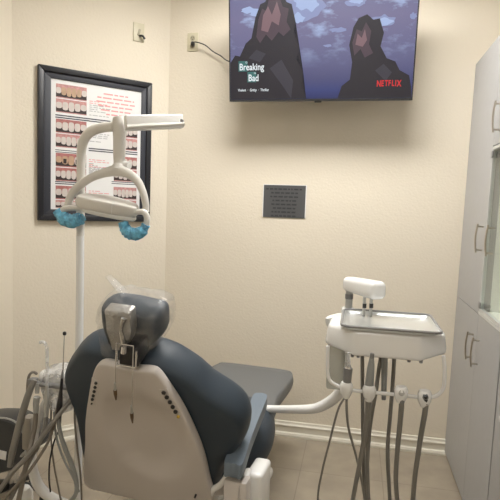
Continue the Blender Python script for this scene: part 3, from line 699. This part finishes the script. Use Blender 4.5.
# blue film wraps: thing per handle
def crumple(name, px_pts, rr_, Y, label, seed, org, flat=.9):
    rnd = random.Random(seed); bm = B(); pts = catmull([at(x, y, Y) for x, y in px_pts], 5); rs = [rr_[min(int(i/len(pts)*len(rr_)), len(rr_)-1)] for i in range(len(pts))]
    n = 22; rings = []; up = Vector((0, -1, 0))
    for i, p in enumerate(pts):
        d = (pts[min(i+1, len(pts)-1)]-pts[max(i-1, 0)]).normalized(); u = (up-d*up.dot(d)).normalized(); v = d.cross(u)
        rings.append([bm.verts.new(p+(u*math.cos(2*PI*k/n)+v*math.sin(2*PI*k/n))*rs[i]*rnd.uniform(.86, 1.14)) for k in range(n)])
    for a, b in zip(rings, rings[1:]):
        for k in range(n): bm.faces.new((a[k], a[(k+1) % n], b[(k+1) % n], b[k]))
    bm.faces.new(rings[0]); bm.faces.new(rings[-1])
    o = obj(name, bm, M['blue'], smooth=True, origin=tuple(org)); return tag(o, label, 'protective film', 'blue barrier films on the lamp handles')
crumple('barrier_film', [(57, 211), (61, 216), (66, 219.5), (73, 221), (80, 219), (83.5, 217)], [.020, .026, .029, .029, .026, .016], DL-.065, 'light blue crumpled film wrapped on the left handle of the lamp', 1, at(70, 228, DL-.06))
crumple('barrier_film', [(123, 222), (125, 228), (130, 233), (136, 234), (142, 231), (146, 224.5)], [.020, .025, .026, .026, .024, .018], DL-.065, 'light blue crumpled film wrapped on the right handle of the lamp', 2, at(135, 238, DL-.06))

# ------------------------------------------------------------------ delivery unit on the right
DY = 1.92
du = thing('delivery_unit', 'white dental delivery unit with instrument rail in front of the cabinet', 'delivery unit', tuple(Vector((.12, 2.1, .84))))
bm = B()
x0 = at(325, 340, DY).x; x1 = at(446.5, 345, DY).x; zt = 1.066; zl = .985
fl, fr2 = at(353, 351, DY).x, at(421, 358, DY).x; xl_, xr_ = at(324.5, 344, DY+.09).x, at(447.5, 351, DY+.09).x
b2 = B(); plan = [(fl, DY), (fr2, DY), (xr_, DY+.085), (xr_-.012, DY+.32), (xr_-.06, DY+.37), (xl_+.06, DY+.37), (xl_+.012, DY+.32), (xl_, DY+.085)]
lo = [b2.verts.new((x, y, .966 if y < DY+.01 else .984)) for x, y in plan]; cxm = (xl_+xr_)/2
hi = [b2.verts.new((cxm+(x-cxm)*(.955 if y > DY+.02 else .96), DY+.2+(y-DY-.2)*.94, 1.064)) for x, y in plan]
b2.faces.new(lo); b2.faces.new(hi)
for k in range(8): b2.faces.new((lo[k], lo[(k+1) % 8], hi[(k+1) % 8], hi[k]))
bmesh.ops.bevel(b2, geom=b2.edges[:], offset=.016, segments=4, affect='EDGES', profile=.5, clamp_overlap=True); merge(bm, b2)
body = obj('unit_body', bm, M['white'], du)
bm = B(); lathe(bm, [(0, .02), (.022, .016), (.028, 0), (.028, -.03)], (x0+.012, DY+.25, 1.045), (-.4, -.1, 1), 20); obj('side_knob', bm, M['white'], du)
for px_ in (352, 358, 421, 409):
    bm = B(); p = at(px_, 361, DY+.02); lathe(bm, [(.006, 0), (.0065, .012), (.005, .03)], (p.x, DY+.02, .960), n=12); obj('button', bm, M['grey'], du)
# rail
zr = .842; yr = DY-.005
rail = [(at(328, 345, yr).x, yr, 1.0), (at(328, 350, yr).x, yr, .96), (at(328, 370, yr).x, yr, .90), (at(330.5, 380, yr).x, yr, .868), (at(340, 386, yr).x, yr, zr+.008), (at(352, 387, yr).x, yr, zr), (at(388, 390, yr).x, yr, zr), (at(420, 395, yr).x, yr, zr), (at(433, 395, yr).x, yr, zr+.006), (at(441, 389, yr).x, yr, .868), (at(444.5, 378, yr).x, yr, .90), (at(445, 360, yr).x, yr, .96), (at(444, 348, yr).x, yr, 1.0)]
bm = B(); tube(bm, rail, .0068, 10, smooth=4); obj('instrument_rail', bm, M['white'], du)
holders = [at(346.2, 389, yr-.02), at(369.2, 392, yr-.02), at(401, 393.5, yr-.02), at(424.6, 397.5, yr-.02)]
for p in holders:
    bm = B(); tube(bm, [p+Vector((0, 0, .026)), p+Vector((0, 0, .012)), p+Vector((0, 0, -.012)), p+Vector((0, 0, -.034))], [.0185, .025, .0225, .012], 16, smooth=2); hh = obj('instrument_holder', bm, M['white'], du)
    if p in holders[:2]: continue
    bm = B(); lathe(bm, [(0, .003), (.009, .003), (.011, 0), (.011, -.012)], p+Vector((0, -.0215, .010)), (0, -1, .35), 16); obj('holder_bore', bm, M['lgrey' if p is holders[2] else 'grey'], hh)
# tray
ty0, ty1, tz = 1.95, 2.225, 1.078
ta = onplane(341.5, 326, (0, 0, 1), tz).x; tb = onplane(442.5, 333.5, (0, 0, 1), tz).x; 
ty0 = onplane(341.5, 326, (0, 0, 1), tz).y; ty1 = onplane(341, 309, (0, 0, 1), tz).y; tb2 = onplane(428, 317, (0, 0, 1), tz).x
bm = B(); rim_ = []
for qx, qy, a0_ in ((tb-.03, ty0+.03, -90), (tb-.03, ty1-.03, 0), (ta+.03, ty1-.03, 90), (ta+.03, ty0+.03, 180)):
    for k in range(5): an = math.radians(a0_+22.5*k); rim_.append((qx+.03*math.cos(an), qy+.03*math.sin(an)))
cx_, cy_ = (ta+tb)/2, (ty0+ty1)/2; rings = []
for s, z in ((0, .0), (.90, .0), (.94, .003), (.97, .011), (1.0, .012), (1.012, .009), (1.0, .0085), (.96, .006), (.93, -.002), (0, -.003)):
    if s == 0: rings.append([bm.verts.new((cx_, cy_, tz-.012+z))])
    else: rings.append([bm.verts.new((cx_+(p.x-cx_)*s, cy_+(p.y-cy_)*s, tz-.012+z+.0)) for p in [Vector((a, b, 0)) for a, b in rim_]])
for a, b in zip(rings, rings[1:]):
    nn = max(len(a), len(b))
    for k in range(nn):
        q = []
        for v in (a[k % len(a)], a[(k+1) % len(a)], b[(k+1) % len(b)], b[k % len(b)]):
            if v not in q: q.append(v)
        bm.faces.new(q)
trayo = thing('instrument_tray', 'empty stainless steel tray lying on top of the delivery unit', 'tray', (cx_, cy_, tz-.012))
obj('tray_dish', bm, M['tray'], trayo)
bm = B(); rp = [Vector((cx_+(a-cx_)*1.005, cy_+(b-cy_)*1.005, tz+.001)) for a, b in rim_]; rp.append(rp[0]); tube(bm, rp, .0052, 8, smooth=0, caps=False); obj('rolled_rim', bm, M['grey'], trayo, label='dark reflective rolled rim')
# upper arm behind
bm = B(); q0 = at(350, 283.8, 2.40); q1 = at(378, 290.6, 2.20); d_ = q1-q0; Ln = d_.length; X_ = d_.normalized(); Z_ = (UP-X_*X_.dot(UP)).normalized(); Y_ = Z_.cross(X_)
b2 = B(); bmesh.ops.create_cube(b2, size=1)
for v in b2.verts: v.co = (q0+q1)/2+X_*(v.co.x*(Ln+.030))+Z_*(v.co.z*(.078 if v.co.x > 0 else .066))+Y_*(v.co.y*.075)
bmesh.ops.bevel(b2, geom=b2.edges[:], offset=.024, segments=5, affect='EDGES', profile=.5); merge(bm, b2)
obj('upper_arm', bm, M['white'], du)
bm = B(); c0 = at(349.5, 290, 2.40); c1 = at(349.5, 312, 2.40); tube(bm, [c0, (c0.x, 2.40, 1.045)], .0165, 14, smooth=0); obj('arm_post', bm, M['lgrey'], du)
bm = B(); lathe(bm, [(.0165, 0), (.0185, .002), (.0185, .022), (.0165, .024)], (c0.x, 2.40, at(349.5, 299, 2.40).z), n=18); obj('post_collar', bm, M['grey'], du)
for xx in (364.6, 371.4):
    bm = B(); c0 = at(xx, 297, 2.20); tube(bm, [c0, (c0.x, 2.20, 1.06)], .0070, 10, smooth=0); obj('arm_post', bm, M['lgrey'], du)
    bm = B(); c0 = at(xx, 303.5, 2.20); tube(bm, [c0, c0+Vector((0, 0, -.018))], .0085, 10, smooth=0); obj('post_collar', bm, M['black'], du)
# supporting arm from the chair
bm = B(); tube(bm, [at(262, 408.5, 2.30), at(276, 409, 2.30), at(295, 409.3, 2.28), at(311, 409, 2.26), at(321, 406.5, 2.25), at(330, 401.5, 2.24), at(338, 394.5, 2.23), at(343.5, 385, 2.22), at(345, 372, 2.22), at(345, 352, 2.22)], [.017, .017, .0185, .021, .0225, .0235, .0235, .023, .020, .020], 14)
obj('support_arm', bm, M['white'], du)
bm = B(); 
for a, b, c_, d2 in ((328.5, 345, 343.5, 386),):
    p1 = at(a, b, 2.10); p2 = at(c_, d2, 2.10); bounds(bm, (p1.x, 2.04, p2.z), (p2.x, 2.08, 1.0), .008)
obj('side_panel', bm, M['smoke'], du, label='translucent grey side panel')
# bracket that ties rail body to the arm post
bm = B(); bounds(bm, (-.045, 2.10, .975), (.10, 2.42, 1.0), .01); bounds(bm, (-.05, 2.36, .975), (.01, 2.43, 1.06), .01); obj('unit_bracket', bm, M['white'], du)

def hose(pts, r, m, parent, name='hose', n=8):
    bm = B(); tube(bm, [Vector(p) if len(p) == 3 and not isinstance(p, tuple) else p for p in pts], r, n); return obj(name, bm, m, parent)
def A(x, y, Y): return at(x, y, Y)
# instrument 1: dark handpiece, two thin cables
p = holders[0]
t = thing('handpiece', 'dark flared handpiece with two thin cables in the leftmost rail holder', 'handpiece', tuple(p), 'instruments hanging on the delivery rail')
bm = B(); tube(bm, [A(346.3, 393, p.y), A(347, 383, p.y), A(347.8, 372, p.y), A(348.3, 368, p.y)], [.0095, .0145, .0165, .0165], 14, smooth=2); obj('grip', bm, M['grey'], t)
bm = B(); tube(bm, [A(348.3, 369, p.y), A(348.5, 366, p.y)], [.015, .010], 12, smooth=0); obj('collar', bm, M['chrome'], t)
bm = B(); tube(bm, [A(348.4, 367, p.y), A(348.6, 358, p.y), A(348.9, 352.5, p.y)], [.010, .0075, .006], 10); obj('tip', bm, M['straw'], t)
hose([A(345, 397, p.y), A(338, 410, p.y), A(330, 440, 1.97), A(322, 472, 2.0), A(318, 503, 2.05), A(326, 540, 2.12), A(336, 500, 2.2), A(352, 440, 2.2), A(356, 360, 2.15)][:6], .0042, M['hose_g'], t)
hose([A(346.5, 397, p.y), A(346.8, 412, p.y), A(349, 430, 1.95), A(355, 452, 1.97), A(361, 478, 1.99), A(365, 505, 2.0), A(366, 530, 2.05)], .0048, M['hose_g'], t)
# instrument 2: thick grey suction handpiece
p = holders[1]
t = thing('handpiece', 'thick grey handpiece standing tall in the second rail holder from the left', 'handpiece', tuple(p), 'instruments hanging on the delivery rail')
bm = B(); tube(bm, [A(368.6, 396, p.y), A(369.3, 384, p.y), A(371, 367, p.y), A(371.8, 358, p.y)], [.0150, .0160, .0125, .0085], 14); obj('grip', bm, M['hose_l'], t)
bm = B(); tube(bm, [A(368.6, 394.5, p.y-.001), A(368.6, 398, p.y-.001)], .0165, 14, smooth=0); obj('collar', bm, M['black'], t)
bm = B(); tube(bm, [A(371.7, 359, p.y), A(372.2, 353.5, p.y)], [.0085, .0075], 10, smooth=0); obj('tip', bm, M['grey'], t)
hose([A(368.5, 398, p.y), A(367.8, 414, 1.92), A(364.5, 438, 1.94), A(360, 462, 1.96), A(355.5, 485, 1.98), A(352, 508, 2.0), A(352, 535, 2.05), A(360, 548, 2.12), A(366, 530, 2.15), A(364, 480, 2.14), A(362.8, 420, 2.12), A(362.3, 352, 2.08)], [.012, .0115, .010, .009, .0085, .0085, .0085, .0085, .0078, .0078, .0078, .0078], M['hose_g'], t, n=10)
hose([A(369.8, 398, p.y), A(368.8, 418, 1.94), A(367.6, 445, 1.96), A(367.6, 475, 1.98), A(369.5, 508, 2.0), A(374, 535, 2.1)], .0070, M['hose_g'], t)
# behind: light grey suction tube and its dark loop
t = thing('suction_tube', 'short light grey tube hanging straight down behind the rail', 'tube', tuple(A(384, 396, 2.04)))
bm = B(); tube(bm, [A(384.6, 354, 2.06), A(384.3, 375, 2.04), A(383.8, 396, 2.03)], [.0125, .0115, .0095], 12); obj('tube_body', bm, M['hose_l'], t)
bm = B(); tube(bm, [A(383.8, 394.5, 2.03), A(383.7, 399.5, 2.03)], .0085, 12, smooth=0); obj('end_cap', bm, M['grey'], t)
hose([A(381.5, 354, 2.07), A(378.5, 372, 2.05), A(376.0, 391, 2.03), A(372.5, 410, 2.04), A(369.5, 432, 2.06), A(367, 470, 2.1), A(366, 510, 2.14)], .0075, M['hose_g'], t)
# hoses ending in the right holders
p = holders[2]
t = thing('instrument_hose', 'grey hose plugged into the third rail holder, looping back under the unit', 'hose', tuple(p), 'hoses ending in empty rail holders')
hose([A(401.6, 398, p.y-.008), A(401.2, 410, p.y), A(399.4, 430, 1.93), A(397, 455, 1.95), A(395.8, 480, 1.97), A(397.5, 508, 2.0), A(396, 535, 2.06), A(392, 528, 2.12), A(389.0, 485, 2.12), A(387.6, 450, 2.1), A(390.2, 415, 2.09), A(392.6, 385, 2.08), A(394.6, 352, 2.06)], [.0098, .0098, .0095, .009, .009, .009, .0085, .008, .008, .008, .008, .008, .008], M['hose_g'], t, n=10)
bm = B(); tube(bm, [A(401.4, 396, p.y-.012), A(401.7, 402, p.y-.006)], [.0105, .0105], 12, smooth=0); obj('connector', bm, M['grey'], t)
p = holders[3]
t = thing('instrument_hose', 'grey hose hanging from the rightmost rail holder, nearest the grey cabinet', 'hose', tuple(p), 'hoses ending in empty rail holders')
hose([A(426, 401, p.y-.008), A(425, 412, p.y), A(421.5, 432, 1.93), A(418, 455, 1.95), A(414.5, 480, 1.97), A(412.2, 508, 2.0), A(408, 540, 2.08)], [.0098, .0098, .0095, .0092, .009, .009, .009], M['hose_g'], t, n=10)
bm = B(); tube(bm, [A(425.3, 395, p.y-.024), A(425.8, 403, p.y-.008)], [.008, .0108], 12, smooth=0); obj('connector', bm, M['black'], t)

# ------------------------------------------------------------------ assistant unit on the left
AY = 1.78
au = thing('assistant_unit', 'white curved arm with grey instrument bar left of the dental chair', 'assistant unit', tuple(Vector((at(48, 385, AY).x, AY, .4))))
bm = B(); tube(bm, [A(52, 392, AY+.06), A(44, 405, AY+.05), A(37, 425, AY+.04), A(33, 445, AY+.03), A(32.3, 462, AY+.02), A(34.5, 476, AY+.02), A(41, 489, AY+.03), A(54, 499, AY+.05), A(75, 507, AY+.08), A(110, 512, AY+.10)], [.013, .014, .015, .0165, .018, .020, .021, .021, .021, .021], 14); obj('curved_arm', bm, M['white'], au)
bm = B(); a, b = A(33, 383, AY), A(74, 388.5, AY); tube(bm, [a, b], .0115, 12, smooth=0, flat=.9); box(bm, a+Vector((.0, 0, .004)), (.03, .035, .032), .006); obj('instrument_bar', bm, M['grey'], au)
bm = B(); box(bm, A(55, 377, AY+.05), (.12, .07, .055), .022, 4); obj('bar_housing', bm, M['white'], au)
bm = B(); p = A(29.5, 432, AY+.10); box(bm, p, (.042, .05, .14), .008); obj('junction_box', bm, M['beige'], au, label='beige junction box')
bm = B(); lathe(bm, [(0, .03), (.03, .026), (.042, .008), (.044, -.05)], A(22, 494, AY+.02), (0, 0, 1), 20); obj('pivot_housing', bm, M['white'], au)
bm = B()
fr_a = lambda u, v, w: Vector((A(53, 385, AY).x+u, AY+.02+w, A(53, 385, AY).z+v))
pillow(bm, [(-.065, .045), (0, .07), (.06, .06), (.085, .01), (.075, -.07), (.045, -.12), (.0, -.13), (-.045, -.11), (-.07, -.05), (-.075, .01)], fr_a, -.012, .10, rim=.04, steps=6, wfun=lambda u, v: .008*math.sin(u*80+v*40)*math.sin(v*60))
tag(obj('unit_cover', bm, M['milky'], origin=tuple(fr_a(0, -.13, .02))), 'crumpled milky plastic bag hanging behind the left instrument bar', 'plastic cover')

g_ = 'instruments hanging on the left bar'
t = thing('saliva_ejector', 'clear bent straw standing in a grey holder on the left bar', 'saliva ejector', tuple(A(46.5, 412, AY)), g_)
bm = B(); tube(bm, [A(40, 342.5, AY-.02), A(43, 342, AY-.02), A(46, 345, AY-.02), A(47, 352, AY-.02), A(47, 375, AY-.02), A(47, 397, AY-.02)], .0062, 10); obj('straw', bm, M['straw'], t)
bm = B(); tube(bm, [A(47, 385, AY-.02), A(47, 395, AY-.02), A(46.5, 404, AY-.02), A(46, 418, AY-.02)], [.006, .008, .0115, .0085], 12, smooth=2); obj('valve', bm, M['lgrey'], t)
hose([A(46.2, 416, AY-.02), A(44.5, 428, AY-.03), A(39, 443, AY-.05), A(31, 458, AY-.07), A(21, 478, AY-.10), A(9, 502, AY-.12), A(-8, 535, AY-.14)], .0085, M['hose_g'], t)
t = thing('suction_handpiece', 'grey suction handpiece with brownish hose, left of the clear straw', 'suction handpiece', tuple(A(37, 412, AY)), g_)
bm = B(); tube(bm, [A(37.5, 383, AY-.01), A(37, 393, AY-.01)], .008, 12, smooth=0); tube(bm, [A(37, 397, AY-.02), A(36, 404, AY-.02), A(36, 414, AY-.02)], [.013, .0115, .0095], 12, smooth=2); obj('valve', bm, M['lgrey'], t)
hose([A(36, 412, AY-.02), A(35, 425, AY-.03), A(32, 440, AY-.05), A(28.5, 455, AY-.08), A(24, 475, AY-.10), A(18, 503, AY-.12), A(12, 530, AY-.14)], .0095, M['hose_b'], t)
t = thing('suction_hose', 'wide grey hose descending from the left end of the bar past the stool', 'hose', tuple(A(33, 383, AY)))
hose([A(35, 380, AY-.02), A(30, 390, AY-.03), A(24, 408, AY-.04), A(18, 430, AY-.05), A(12.5, 452, AY-.06), A(9.5, 467, AY-.07)], [.010, .0125, .0135, .0135, .0125, .0095], M['hose_g'], t, n=10)
t = thing('bent_tube', 'dark brown tube arching over the left end of the bar', 'tube', tuple(A(27, 400, AY)))
hose([A(37, 374, AY+.02), A(33.5, 372, AY+.01), A(29.8, 374.5, AY), A(28, 381, AY), A(27.2, 393, AY+.0), A(25.5, 405, AY+.0), A(22.5, 424, AY+.01)], .0055, M['hose_b'], t, 'tube_body')
t = thing('air_water_syringe', 'black syringe with thin metal tip and dark ball end beside the chair', 'syringe', tuple(A(60, 415, AY)), g_)
bm = B(); tube(bm, [A(64.3, 335, AY-.01), A(63.6, 350, AY-.01), A(62.8, 372, AY-.01)], .0022, 8); obj('metal_tip', bm, M['chrome'], t)
bm = B(); lathe(bm, [(0, .008), (.006, .006), (.0075, 0), (.006, -.006), (0, -.008)], A(64.6, 333.5, AY-.01), n=12); obj('ball_end', bm, M['hose_d'], t)
bm = B(); tube(bm, [A(62.8, 370, AY-.01), A(62, 378, AY-.01)], [.003, .0055], 10, smooth=0); obj('collar', bm, M['grey'], t)
bm = B(); tube(bm, [A(62, 378, AY-.01), A(61, 390, AY-.015), A(59.5, 405, AY-.02), A(57.5, 420, AY-.02)], [.0050, .0065, .0115, .009], 12); obj('syringe_body', bm, M['black'], t)
hose([A(58, 417, AY-.02), A(60, 432, AY-.02), A(65, 448, AY-.01), A(71.5, 464, AY), A(76, 480, AY), A(76, 493, AY+.0), A(68, 503, AY+.0), A(50, 515, AY)], [.008, .008, .0095, .0095, .0095, .0085, .0085, .0085], M['hose_l'], t)
t = thing('grey_hose', 'grey hose crossing diagonally from the chair side to the lower left', 'hose', tuple(A(50, 426, AY-.06)), 'loose hoses left of the chair')
hose([A(73, 397, AY+.02), A(62, 411, AY-.03), A(51, 425, AY-.06), A(38, 443, AY-.08), A(25, 459, AY-.10), A(11, 474, AY-.12), A(-4, 496, AY-.14), A(-20, 520, AY-.16)], .0088, M['hose_g'], t)
t = thing('grey_hose', 'thinner grey hose sweeping from the syringe down to the lower left corner', 'hose', tuple(A(50, 445, AY-.06)), 'loose hoses left of the chair')
hose([A(57, 408, AY-.02), A(54.5, 424, AY-.03), A(48, 442, AY-.05), A(39, 457, AY-.07), A(27, 474, AY-.11), A(12, 490, AY-.13), A(-2, 506, AY-.14)], .0060, M['hose_b'], t)
t = thing('black_cable', 'thin black cable hanging in a bend between the hoses and baseboard', 'cable', tuple(A(50, 440, AY)), 'thin cables left of the chair')
hose([A(61, 412, AY+.03), A(59.5, 428, AY+.03), A(54, 442, AY+.02), A(50, 460, AY+.02), A(49, 478, AY+.02), A(50.5, 492, AY+.02)], .0034, M['hose_d'], t)
t = thing('brown_cable', 'thin brown cable hanging beside the black one and running lower', 'cable', tuple(A(54, 440, AY)), 'thin cables left of the chair')
hose([A(51.5, 402, AY+.03), A(51, 420, AY+.03), A(51.5, 445, AY+.03), A(54.5, 468, AY+.03), A(58, 486, AY+.03), A(62, 506, AY+.03)], .0034, M['hose_b'], t)
t = thing('dark_cable', 'dark thin cable hanging close along the left side of the chair back', 'cable', tuple(A(76, 440, AY)), 'thin cables left of the chair')
hose([A(74.5, 405, AY+.05), A(75, 425, AY+.05), A(77.5, 450, AY+.05), A(80.5, 475, AY+.05), A(82, 505, AY+.05)], .0040, M['hose_b'], t)
t = thing('light_grey_tube', 'slim pale grey tube curving down between black syringe and white arm', 'tube', tuple(A(60, 440, AY)), 'thin cables left of the chair')
hose([A(54, 412, AY-.01), A(55, 428, AY-.01), A(58.5, 445, AY-.01), A(65, 462, AY-.01), A(73, 477, AY-.01), A(79, 492, AY-.01)], .0046, M['hose_l'], t)

# ------------------------------------------------------------------ assistant stool
SY = 1.95
st = thing('assistant_stool', 'black stool with curved padded backrest at the lower left edge', 'stool', tuple(Vector((at(-22, 450, SY).x, SY+.22, 0))))
sx_ = at(-22, 450, SY).x
def stf(u, v, w): return Vector((sx_+u, SY+w, v))
ol = [(-76, 470), (-66, 440), (-48, 425), (-22, 418.5), (0, 418), (12, 420.5), (20, 427), (24.5, 440), (25, 456), (19, 468), (0, 475), (-30, 478), (-58, 478)]
bm = B(); pillow(bm, [(at(x, y, SY).x-sx_, at(x, y, SY).z) for x, y in ol], stf, 0, .14, rim=.03, steps=8, wfun=lambda u, v: .0*u)
obj('backrest', bm, M['stoolv'], st)
bm = B(); pp = [at(x, y-.3, SY-.001) for x, y in ol[:10]]; tube(bm, pp, .0042, 8); obj('piping', bm, M['lgrey'], st)
bm = B(); a = at(2, 455, SY-.002); b2 = B(); box(b2, (0, 0, 0), (.042, .003, .040), .001, mtx=Matrix.Rotation(math.radians(6), 4, 'Y')); merge(bm, b2, 0, Matrix.Translation(a)); obj('care_tag', bm, M['tag'], st)
bm = B(); tube(bm, [at(8, 470, SY+.05), at(16, 461, SY+.02), at(25, 452.5, SY+.0)], [.007, .010, .007], 10); obj('back_lever', bm, M['lgrey'], st)
zs = .33
bm = B(); lathe(bm, [(0, .07), (.15, .07), (.185, .055), (.19, .03), (.175, .005), (0, 0)], (sx_, SY+.24, zs), n=32); obj('seat', bm, M['stoolv'], st)
bm = B(); tube(bm, [(sx_, SY+.10, zs+.01), (sx_, SY+.05, zs-.01), (sx_, SY+.045, zs+.10)], .012, 10); obj('back_post', bm, M['chrome'], st)
bm = B(); lathe(bm, [(.026, .07), (.026, .20), (.016, .20), (.016, zs)], (sx_, SY+.24, 0), n=20); obj('gas_lift', bm, M['chrome'], st)
for k in range(5):
    a = math.radians(90+72*k); dx, dy = math.cos(a), math.sin(a); bm = B()
    tube(bm, [(sx_+dx*.02, SY+.24+dy*.02, .10), (sx_+dx*.09, SY+.24+dy*.09, .085), (sx_+dx*.15, SY+.24+dy*.15, .062)], [.020, .016, .012], 10); lg = obj('leg', bm, M['black'], st)
    bm = B(); lathe(bm, [(.018, -.009), (.0245, -.006), (.0245, .006), (.018, .009)], (sx_+dx*.15, SY+.24+dy*.15, .0248), (-dy, dx, 0), 16); obj('caster', bm, M['black'], lg)

# ------------------------------------------------------------------ faint ambient
w = bpy.data.worlds.new('world'); S.world = w; w.use_nodes = True
w.node_tree.nodes['Background'].inputs['Color'].default_value = (1, .93, .82, 1); w.node_tree.nodes['Background'].inputs['Strength'].default_value = .05
